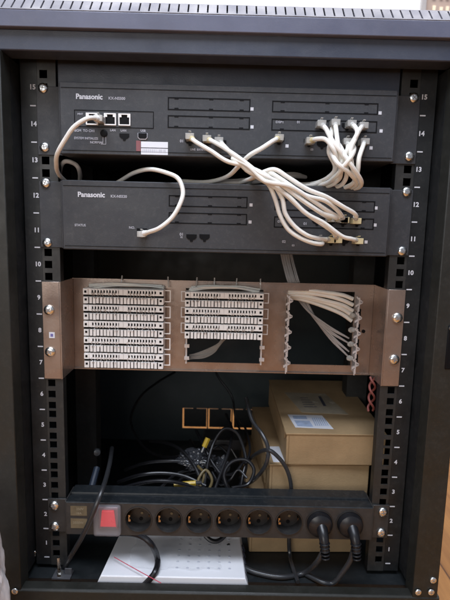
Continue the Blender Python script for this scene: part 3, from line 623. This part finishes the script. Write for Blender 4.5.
# grey fan of wires from the lower unit down behind the panel
mb = MB()
for i in range(12):
    f_ = i/11; j = random.uniform(-3, 3)
    e = ((186, 56, -14), (187, 56, -22), (187, 56, -34), (188, 56, -43))[min(3, i//3)]
    mb.tube([(84+f_*16, 110+j, 118), (92+f_*16+j*.4, 104, 85), (102+f_*16, 98, 56+j*.5), (124+f_*12+j*.5, 86, 26-f_*9), (154+f_*6, 72, 4-f_*22+j*.5), e], 1.15, seg=6, sub=5)
tag(mb.build('wire_bundle', 'cablegrey'), 'fan of thin grey wires falling behind the empty panel opening', 'wires')
mb = MB()
for i in range(2):
    pts = [(214.5+4*math.cos(k*0.9+i*math.pi), 24+4*math.sin(k*0.9+i*math.pi), -62-k*4.6) for k in range(12)]
    mb.tube(pts, 1.7, seg=7, sub=3)
tag(mb.build('twisted_wires', 'redwire'), 'twisted dull red wires beside the right rail below the panel', 'wires')

# ================================================================== CARDBOARD BOXES
def carton(name, label, x, y, z, w_, l_, h, rot, lid=True, tilt=0):
    t = thing(name, (x, y, z), label, 'cardboard box', 'cardboard boxes stacked at the bottom right')
    t.rotation_euler = (math.radians(tilt), 0, math.radians(rot))
    def part(mb, n_, m, bv=0, par=None):
        o = mb.build(n_, m, None, bevel=bv); o.parent = par or t; return o
    mb = MB(); mb.box(0, w_, 0, l_, 0, h-1.6); b = part(mb, 'carton_body', 'card', 1.2)
    if lid:
        mb = MB(); mb.box(-1.2, w_+1.2, -0.8, l_+1, h-1.5, h+0.6); part(mb, 'lid', 'card', 0.6)
        mb = MB(); mb.box(-0.9, w_+0.9, -0.5, l_, h-2.6, h-1.55); part(mb, 'lid_gap_shadow', 'cardshade')  # shadow line under the lid edge, put in as a darker strip
        mb = MB(); mb.box(-0.7, -0.05, 3, l_-4, h-6.5, h-2.7); mb.box(3.2, 3.9, -0.35, 0.05, 1, h-3); mb.hexa([(-1.5, 2, h-1.6), (-1.5, 2, h-2.8), (-1.5, l_*.6, h-1.7), (-1.5, l_*.6, h-4.6), (-.1, 2, h-1.6), (-.1, 2, h-2.8), (-.1, l_*.6, h-1.7), (-.1, l_*.6, h-4.6)]); part(mb, 'flap_seam_shadow', 'cardshade')  # corner seam, plus the lid's shadow along the left as dark strips
        mb = MB(); mb.prism([(8, h-1.4), (26, h-1.4), (20, h-13), (12, h-13)], -1.6, -0.3, 'x'); part(mb, 'tuck_flap', 'card', 0.4)
    return t, part
c3, p3 = carton('cardboard_box', 'lowest brown cardboard box, its front showing under the power strip', 48, 44, -351.5, 168, 262, 74, 1.5)
c2, p2 = carton('cardboard_box', 'middle brown cardboard box sticking out on the left below the labelled box', 76, 50, -276.5, 154, 240, 66, 3.0)
c1, p1 = carton('cardboard_box', 'topmost brown cardboard box carrying a white shipping label and a clear pouch', 99, 48, -209, 150, 236, 50, 1.0, tilt=2.0)
H1 = 50.7
mb = MB(); mb.hexa([(16, 20, H1), (16, 20, H1+.3), (11, 68, H1), (11, 68, H1+.3), (74, 16, H1), (74, 16, H1+.3), (67, 66, H1), (67, 66, H1+.3)]); sl = p1(mb, 'shipping_label', 'label')
mb = MB()
mb.hexa([(20, 24, H1+.5), (20, 24, H1+.6), (18, 45, H1+.5), (18, 45, H1+.6), (44, 22, H1+.5), (44, 22, H1+.6), (42, 44, H1+.5), (42, 44, H1+.6)])
for k in range(7): mb.box(48+k*3.2, 49.6+k*3.2, 26, 56, H1+.5, H1+.6)
mb.box(18, 40, 50, 62, H1+.5, H1+.6)
p1(mb, 'label_print', 'blueink', 0, sl)
mb = MB(); mb.hexa([(36, 78, H1), (36, 78, H1+.4), (20, 168, H1), (20, 168, H1+.4), (112, 72, H1), (112, 72, H1+.4), (94, 164, H1), (94, 164, H1+.4)]); po = p1(mb, 'document_pouch', 'labelgrey')
mb = MB(); mb.box(78, 83, 105, 150, H1+.6, H1+.8)
for k in range(5): mb.box(44, 66-k*2, 100+k*10, 102+k*10, H1+.6, H1+.8)
p1(mb, 'pouch_print', 'ink', 0, po)
mb = MB(); mb.hexa([(-2.0, 30, 20), (-2.0, 30, 40), (-1.4, 70, 20), (-1.4, 70, 40), (-1.3, 30, 20), (-1.3, 30, 40), (-1.3, 70, 20), (-1.3, 70, 40)]); p2(mb, 'tape', 'tape')
mb = MB(); mb.box(6, 24, 6, 60, 66.7, 67.0); p2(mb, 'tape', 'label')

# ================================================================== POWER STRIP
pd = thing('power_strip', (0, 0, -290), 'long black rack power strip with eight sockets and a red rocker switch', 'power strip')
ZT, ZBt, YP = -243.0, -290.5, -10.0
XL, XR = -214, 216
sx = [-113, -70.5, -28.3, 14, 56.5, 99, 141.8, 184.5]; zc = -266.0; rh = 18.3
mb = MB()
def cell(x0, x1, cx, z0, z1, y, r, seg=40):
    inner, outer = [], []
    angs = [2*math.pi*(i+0.5)/seg for i in range(seg)]+[math.atan2(zz-zc, xx-cx) % (2*math.pi) for xx in (x0, x1) for zz in (z0, z1)]
    angs.sort(); seg = len(angs)
    for a in angs:
        ca, sa = math.cos(a), math.sin(a)
        inner.append((cx+r*ca, y, zc+r*sa))
        k = min((x1-cx)/ca if ca > 0 else (x0-cx)/ca, (z1-zc)/sa if sa > 0 else (z0-zc)/sa)
        outer.append((cx+k*ca, y, zc+k*sa))
    for i in range(seg):
        j = (i+1) % seg; mb.quad(inner[i], inner[j], outer[j], outer[i])
edges = [-134]+[(a+b)/2 for a, b in zip(sx, sx[1:])]+[206]
for i, x in enumerate(sx): cell(edges[i], edges[i+1], x, ZBt, ZT, YP, rh)
mb.quad((XL, YP, ZBt), (-134, YP, ZBt), (-134, YP, ZT), (XL, YP, ZT)); mb.quad((206, YP, ZBt), (XR, YP, ZBt), (XR, YP, ZT), (206, YP, ZT))
mb.build('face_plate', 'pdu', pd, smooth=False)
mb = MB()
prof = [(YP+0.1, ZT), (YP+1, ZT+1.2), (8, ZT+1.2), (9, ZT-1.0), (13, ZT-1.0), (14, ZT+2.4), (34, ZT+2.4), (35, ZBt), (YP+0.1, ZBt)]
for (a, b), (c, d) in zip(prof, prof[1:]):
    mb.quad((XL, a, b), (XR, a, b), (XR, c, d), (XL, c, d))
for x in (XL, XR):
    mb.b.faces.new([mb.b.verts.new(Vector((x, a, b))*S) for a, b in prof])
mb.build('channel_body', 'pdutop', pd, smooth=False)
for s, x0 in ((-1, XL), (1, XR)):
    mb = MB(); mb.box(*sorted((s*214.4 if s < 0 else 216.4, s*241.5)), -4.2, -1.6, -291, -241); mb.box(*sorted((x0+s*0.2, x0+s*2.2)), -9, 30, -291, -241); mb.build('mounting_ear', 'pdu', pd, bevel=0.5)
    for z in (-250.8, -282.6): screw(s*232.5, -4.3, z, pd, 1.12)
sock = None
for i, x in enumerate(sx):
    if i == 0:
        mb = MB(); r = rh
        mb.lathe([(r+1.4, 0.3), (r+1.2, 1.2), (r-0.2, 1.3), (r-0.9, -0.5), (r-1.5, -16.5), (0.3, -16.6)], (0, 0, 0), cap=False)
        o = mb.build('socket', 'socket', pd); o.location = Vector((x, YP, zc))*S; sock = o
        mb = MB(); mb.box(-14.6, -12.2, 2.5, 12, 1.4, 4.4); mb.box(-14.4, -11.4, 1.2, 4, -4.4, -1.4); mb.box(-14.6, -13.4, 3, 12, -1.3, 1.3); mb.build('earth_clip', 'brass', o).matrix_parent_inverse = Matrix()
        mb = MB(); mb.box(13.2, 14.6, 8, 14, -1.6, 1.6); mb.build('earth_clip', mat('shaded brass', (0.10, 0.07, 0.05), 0.4, metal=1), o).matrix_parent_inverse = Matrix()  # same brass in an unlit tone, so only the left clip glints
        mb = MB(); mb.lathe([(2.7, 0), (2.7, .6)], (-1, 16.4, 9.2)); mb.lathe([(2.7, 0), (2.7, .6)], (1, 16.4, -9.2)); mb.build('pin_holes', 'devdark', o).matrix_parent_inverse = Matrix()
        mb = MB(); mb.lathe([(1.9, 0), (1.9, .7)], (2.5, 16.2, 0)); mb.build('centre_screw', 'plate', o).matrix_parent_inverse = Matrix()
    else:
        o = sock.copy(); C.objects.link(o); o.location = Vector((x, YP, zc))*S
        for ch in [c for c in C.objects if c.parent == sock]:
            k = ch.copy(); C.objects.link(k); k.parent = o
    o.matrix_parent_inverse = chainloc(pd).inverted()
# switch under its frosted cover
mb = MB(); mb.box(-168, -141, YP-3.8, YP-0.5, -279, -247); mb.build('switch_surround', mat('dusky surround', (0.20, 0.10, 0.11), 0.4), pd, bevel=1)
mb = MB(); mb.hexa([(-165.5, YP-5.5, -275), (-162.5, YP-8, -250), (-165.5, YP-4, -275), (-162.5, YP-4, -250), (-143, YP-5.5, -275), (-146, YP-8, -250), (-143, YP-4, -275), (-146, YP-4, -250)]); mb.build('rocker', 'red', pd, bevel=1)
mb = MB(); mb.box(-174.5, -136.5, YP-11, YP-0.6, -287.5, -242); mb.build('switch_cover', 'frost', pd, bevel=4)
mb = MB()
for k, (za, zb) in enumerate(((-247.5, -262), (-266.5, -281))):
    mb.box(-208, -185, YP-0.4, YP-0.05, zb, za)
pl = mb.build('rating_label', 'plate', pd)
mb = text_mb([('250V', -200, YP-0.5, -252, 5, 'LEFT', 1), ('16A', -200, YP-0.5, -258.5, 4.5, 'LEFT', 1), ('3500W', -205, YP-0.5, -273, 5, 'LEFT', 1)], 0.01); mb.build('label_print', mat('faded tan ink', (0.30, 0.25, 0.17), 0.6), pl, smooth=False)

# two black plugs with their leads
def power_lead(x, label, pts):
    t = thing('power_lead', (x, YP-10, zc), label, 'power cable', 'black leads plugged into the power strip')
    mb = MB(); mb.lathe([(16.2, -16), (16.2, 0), (17.8, 1), (17.6, 6.5), (16.4, 9.5), (12.5, 12), (6, 13.6), (0.3, 14)], (x, YP, zc)); mb.build('plug_head', 'black', t)
    mb = MB(); mb.tube([(x+1, YP-7, zc+1), (x+2.5, YP-20, zc-8), (x+4, YP-27, zc-24)], 8, radii=(8.5, 5.6), seg=16); mb.build('cable_neck', 'black', t)
    mb = MB()
    for k in range(5):
        z = zc-14-k*5; mb.lathe([(6.6-k*.25, -1.1), (7.4-k*.3, 0), (6.6-k*.25, 1.1)], (x+3+k*.5, YP-25-k*.5, z), (0.12, -0.1, -1), seg=16)
    mb.build('strain_relief', 'black', t)
    mb = MB(); mb.tube([(x+4, YP-26, zc-22)]+pts, 3.6, seg=12); mb.build('cord', 'greycab', t)
power_lead(sx[6], 'black plug in the seventh socket with its lead curling away to the left', [(145.7, -30.0, -291.9), (138.0, -26.0, -314.6), (124.4, -7.4, -346.0), (91.8, -15.1, -347.0), (58.2, -7.9, -347.0), (38.5, 2.8, -346.0), (24.3, 25.1, -345.0), (15.4, 43.4, -340.0)])
power_lead(sx[7], 'black plug in the last socket with its lead slanting down to the tray', [(186.3, -32.0, -288.1), (182.6, -30.0, -309.2), (173.5, -27.0, -329.9), (162.2, -25.1, -347.0), (147.1, -23.6, -347.0), (127.2, -8.1, -347.0)])

# ================================================================== LOOSE LEADS
def lead(label, pts, r=3.2, m='black', name='loose_cable', cat='cable', group=None):
    mb = MB(); mb.tube(pts, r, seg=10); return tag(mb.build(name, m), label, cat, group)
lead('thick grey mains cable crossing over the left end of the power strip', [(-179.2, 120.0, -222.5), (-168.6, 60.0, -216.8), (-163.7, 20.0, -216.7), (-160.7, -16.0, -216.6), (-165.0, -32.0, -229.3), (-174.2, -34.0, -253.0), (-186.7, -30.0, -281.0), (-200.6, -22.0, -307.9), (-216.9, -8.0, -338.5), (-229.2, 10.0, -365.1)], 3.4, 'greycab')
lead('black cable hanging in a large half loop over the white case', [(-165.6, 30.0, -316.4), (-143.3, 10.0, -300.9), (-114.3, -6.0, -292.7), (-94.6, -14.0, -300.6), (-86.7, -3.9, -331.0), (-86.9, -28.1, -333.0), (-99.0, -31.0, -347.8), (-115.8, -30.0, -365.8)], 4.2, 'black')
lead('short black cable loop touching the rear edge of the white case', [(-31.3, 40.0, -297.2), (-23.1, 30.0, -310.2), (-12.2, 24.0, -318.9), (-0.2, 24.0, -320.2), (11.6, 32.0, -314.0), (20.4, 40.0, -299.4)], 3.4, 'black')
lead('vertical black cable dropping behind the sockets in front of the boxes', [(39.9, 110.0, -127.7), (48.6, 80.0, -152.6), (62.9, 58.0, -165.6), (71.5, 46.0, -182.3), (69.0, 42.0, -205.8), (56.3, 60.0, -238.1), (44.3, 110.0, -275.9), (37.0, 170.0, -297.8)], 3.0, 'greycab')
lead('black cable bending over the boxes and down behind the power strip', [(47.1, 120.0, -242.2), (56.7, 80.0, -208.5), (71.4, 44.0, -184.5), (87.8, 40.0, -194.8), (100.6, 40.0, -213.6), (107.7, 40.0, -239.0), (107.8, 42.0, -271.0), (107.7, 36.0, -324.6), (109.2, 28.9, -346.0), (110.2, 3.9, -347.0), (113.2, -24.5, -347.0)], 3.1, 'greycab')
lead('thin black cable curving widely at the back left of the cabinet', [(-100.9, 380.0, -168.0), (-132.5, 340.0, -178.4), (-161.4, 300.0, -195.5), (-174.1, 260.0, -222.2), (-162.9, 230.0, -241.7), (-137.3, 200.0, -259.1), (-105.9, 170.0, -259.3), (-71.4, 140.0, -247.5)], 2.4, 'black')
lead('thin black cable dangling down the rear panel under the phone panel', [(-18.5, 380.0, -152.6), (-4.9, 380.0, -179.3), (15.3, 375.0, -204.3), (26.6, 370.0, -224.9), (31.8, 365.0, -259.2), (42.4, 340.0, -280.3), (55.6, 300.0, -288.7)], 2.4, 'black')
tang = [
 ('black cable arching over the crinkled bag', [(-128.2, 200.0, -245.3), (-94.3, 160.0, -230.1), (-67.3, 130.0, -226.5), (-45.7, 110.0, -239.2), (-29.6, 90.0, -259.6)], 2.6),
 ('black cable lying highest behind the left half of the power strip', [(-166.0, 160.0, -281.8), (-126.1, 130.0, -252.8), (-86.2, 120.0, -243.3), (-49.6, 120.0, -246.0), (-18.8, 100.0, -254.3)], 2.6),
 ('glossy black cable in the middle behind the left half of the power strip', [(-167.5, 110.0, -276.9), (-127.8, 90.0, -253.1), (-92.4, 90.0, -248.9), (-57.1, 90.0, -253.3), (-21.1, 80.0, -264.1)], 2.8),
 ('glossy black cable nearest the top of the power strip', [(-150.5, 60.0, -259.1), (-112.1, 52.0, -244.0), (-78.4, 50.0, -240.5), (-42.3, 60.0, -253.4), (-11.2, 60.0, -262.7)], 2.8),
 ('black cable loop standing behind the yellow connectors', [(-24.3, 80.0, -267.6), (-19.2, 100.0, -233.6), (-10.3, 120.0, -208.3), (5.8, 130.0, -189.5), (26.0, 130.0, -194.4), (37.9, 120.0, -214.2), (42.7, 100.0, -239.1), (33.0, 80.0, -263.0)], 2.8),
 ('black cable ring lying against the left of the boxes', [(13.6, 60.0, -258.8), (6.9, 70.0, -237.9), (19.2, 80.0, -222.7), (41.2, 80.0, -218.9), (53.6, 70.0, -230.2), (44.2, 60.0, -248.3), (19.3, 50.0, -249.8)], 2.8),
 ('black cable snaking between the bag and the ring', [(-60.9, 140.0, -269.1), (-36.3, 120.0, -240.5), (-9.4, 110.0, -245.4), (4.2, 90.0, -258.8), (19.8, 60.0, -262.0)], 2.6),
 ('black cable climbing steeply behind the ring', [(-8.1, 60.0, -262.6), (3.8, 90.0, -241.7), (14.9, 120.0, -221.7), (20.1, 160.0, -203.8), (9.9, 220.0, -198.4)], 2.6),
 ('black cable dropping beside the yellow upright connector', [(-42.4, 160.0, -205.2), (-27.1, 130.0, -220.3), (-12.8, 110.0, -238.5), (4.0, 90.0, -252.0), (16.9, 70.0, -264.4)], 2.6),
]
tang += [
 ('black cable coiled low under the crinkled bag', [(-75.1, 80.0, -275.5), (-61.8, 110.0, -267.6), (-39.8, 130.0, -267.0), (-15.7, 120.0, -272.0), (-5.1, 90.0, -276.3)], 2.4),
 ('black cable curving over the long yellow connector', [(-95.5, 90.0, -274.8), (-72.7, 120.0, -266.1), (-39.8, 130.0, -263.4), (-8.9, 110.0, -270.0), (7.7, 80.0, -273.7)], 2.3),
 ('thin black cable wound twice beside the power adapter', [(-25.2, 190.0, -255.7), (-3.6, 180.0, -243.0), (14.6, 170.0, -256.6), (4.4, 160.0, -274.3), (-16.8, 150.0, -258.6), (-10.4, 150.0, -232.8), (13.9, 160.0, -233.3), (31.6, 150.0, -253.9)], 1.9),
 ('thin black cable leaning against the middle box', [(32.2, 60.0, -261.8), (38.5, 80.0, -235.7), (49.1, 110.0, -216.2), (43.9, 150.0, -199.0), (35.4, 200.0, -201.5)], 2.1),
 ('thin black cable lying deepest behind the long yellow connector', [(-135.6, 250.0, -290.7), (-90.7, 230.0, -288.2), (-52.2, 220.0, -274.5), (-21.5, 200.0, -275.9), (11.7, 190.0, -278.0)], 2.2),
 ('black cable sagging between bag and power adapter', [(-56.9, 230.0, -255.3), (-35.9, 190.0, -267.5), (-9.5, 150.0, -273.2), (21.0, 120.0, -264.0), (41.0, 130.0, -247.3)], 2.4),
 ('thin black cable drooping in front of the ring', [(-12.3, 100.0, -250.7), (1.1, 84.0, -262.5), (16.7, 76.0, -250.9), (29.0, 80.0, -236.0), (43.0, 70.0, -243.8)], 1.9),
]
for l_, p_, r_ in tang: lead(l_, p_, r_, 'black', group='tangle of black cables behind the power strip')
for i, (l_, p_) in enumerate((('dull yellow wire curled low behind the sockets', [(-36.0, 60.0, -263.2), (-32.5, 80.0, -250.8), (-21.9, 90.0, -242.3), (-11.8, 80.0, -253.7), (-17.4, 60.0, -262.8)]), ('dull yellow wire curled beside the yellow connector', [(-54.5, 60.0, -263.6), (-46.0, 70.0, -255.7), (-30.7, 80.0, -264.3), (-25.0, 90.0, -249.2), (-35.7, 110.0, -246.0)]))):
    lead(l_, p_, 2.2, 'yellowdull', group='dull yellow wires behind the power strip')
def connector(label, a, b, r, m='yellow'):
    t = thing('cable_connector', a, label, 'connector', 'yellow connectors behind the power strip')
    mb = MB(); mb.tube([a, b], r, smooth=False, seg=6); mb.build('boot', m, t, bevel=0.6)
    d = (Vector(b)-Vector(a)).normalized(); mb = MB(); mb.tube([tuple(Vector(a)-d*9), a], r*0.6, smooth=False, seg=10); mb.build('tip', 'bag', t)
connector('long yellow connector lying flat behind the power strip', (-36.3, 62.0, -249.4), (-70.3, 62.0, -253.5), 4.4)
connector('short yellow connector standing upright beside the crinkled bag', (-26.4, 110.0, -212.7), (-20.3, 115.0, -199.3), 4.6)
# crinkled plastic bag
def crumple(name, m, label, cat, c, rad, seed, amp=0.35, sub=5, scale=2.2):
    b = bmesh.new(); bmesh.ops.create_icosphere(b, subdivisions=sub, radius=1)
    for v in b.verts:
        n_ = v.co.normalized(); k = 1+amp*noise.noise(n_*scale+Vector((seed, 0, 0)))+amp*0.5*abs(noise.noise(n_*scale*3+Vector((0, seed, 0))))+amp*0.18*noise.noise(n_*scale*9)
        v.co = Vector((n_.x*rad[0]*k+c[0], n_.y*rad[1]*k+c[1], n_.z*rad[2]*k+c[2]))*S
    mb = MB(); mb.b.free(); mb.b = b
    return tag(mb.build(name, m), label, cat)
crumple('plastic_bag', 'bag', 'crinkled grey plastic bag among the cables behind the power strip', 'plastic bag', (-40.1, 130.0, -243.7), (27, 18, 15), 3, 0.4, scale=2.4)
crumple('plastic_bag', 'bag', 'small crinkled grey bag behind the cable ring next to the boxes', 'plastic bag', (4.1, 140.0, -260.4), (12, 12, 16), 8, 0.35)
mb = MB(); a = (-33.4, 260.0, -262.1); b = (51.6, 260.0, -287.2)
mb.box(a[0], b[0], 250, 300, b[2], a[2]); ad = mb.build('power_adapter', 'socket', bevel=4); tag(ad, 'black power adapter block in front of the rear panel openings', 'power adapter')
mb = MB(); mb.tube([(-195.6, 44.0, -260.8), (-195.1, 60.0, -250.1), (-194.0, 80.0, -237.4)], 5, seg=10); slv = tag(mb.build('cable_sleeve', 'bluegrey'), 'blue grey plastic sleeve standing behind the left end of the power strip', 'sleeve')
mb = MB(); q = (-196.2, 90.0, -215.5); mb.lathe([(0.3, -6), (5, -5), (6, 0), (5, 5), (0.3, 6)], q, (0.3, -1, 0.2)); mb.build('end_cap', mat('grey cap', (0.04, 0.042, 0.045), 0.3), slv)

# ================================================================== WHITE CASE ON THE TRAY
wc = thing('white_case', (-60, 20, -352), 'flat white case with rows of small vents lying on the tray', 'case')
mb = MB(); mb.hexa([(-168, -31, -352), (-162, -31, -338), (-154, 150, -352), (-148, 150, -338), (44, -31, -352), (39, -31, -338), (34, 150, -352), (29, 150, -338)]); mb.build('case_body', 'whitebox', wc, bevel=1.5)
mb = MB()
for r in range(7):
    for k in range(6):
        x = -58+k*15; y = -12+r*13; mb.lathe([(2.2, 0), (1.6, 0.5)], (x, y, -338.02), (0, 0, 1), seg=10)
mb.build('vent_holes', 'hole', wc)
mb = MB()
for k in range(5): mb.hexa([(37+0.4, -14+k*14, -350), (36.9, -14+k*14, -342), (37, -8+k*14, -350), (36.5, -8+k*14, -342), (42.6, -14+k*14, -350), (39.6, -14+k*14, -342), (42.2, -8+k*14, -350), (39.4, -8+k*14, -342)])
mb.build('edge_slots', 'ink', wc)
# clear sheet on it
b = bmesh.new(); bmesh.ops.create_grid(b, x_segments=50, y_segments=36, size=0.5)
for v in b.verts:
    x, y = v.co.x*130-62, v.co.y*82+24
    z = -334+3.2*noise.noise(Vector((x*0.03, y*0.03, 1)))+2.2*abs(noise.noise(Vector((x*0.08, y*0.06, 4))))+0.8*noise.noise(Vector((x*0.3, y*0.2, 9)))
    v.co = Vector((x+6*noise.noise(Vector((0, y*0.04, 2))), y+6*noise.noise(Vector((x*0.04, 0, 5))), z))*S
mb = MB(); mb.b.free(); mb.b = b
tag(mb.build('plastic_sheet', 'clear'), 'thin clear plastic wrapping lying on the flat white case', 'wrapping')
mb = MB(); mb.tube([(-149.8, -1.4, -331.0), (-112.0, -27.4, -331.0), (-75.6, -51.5, -331.0)], 0.55, seg=6); tag(mb.build('red_thread', 'redline'), 'thin red line of thread slanting across the white case', 'thread')
# white bag outside at the left
crumple('white_bag', 'whitebag', 'white plastic bag bulging beside the lower left of the cabinet', 'plastic bag', (-296, -112, -300), (38, 36, 112), 5, 0.2)
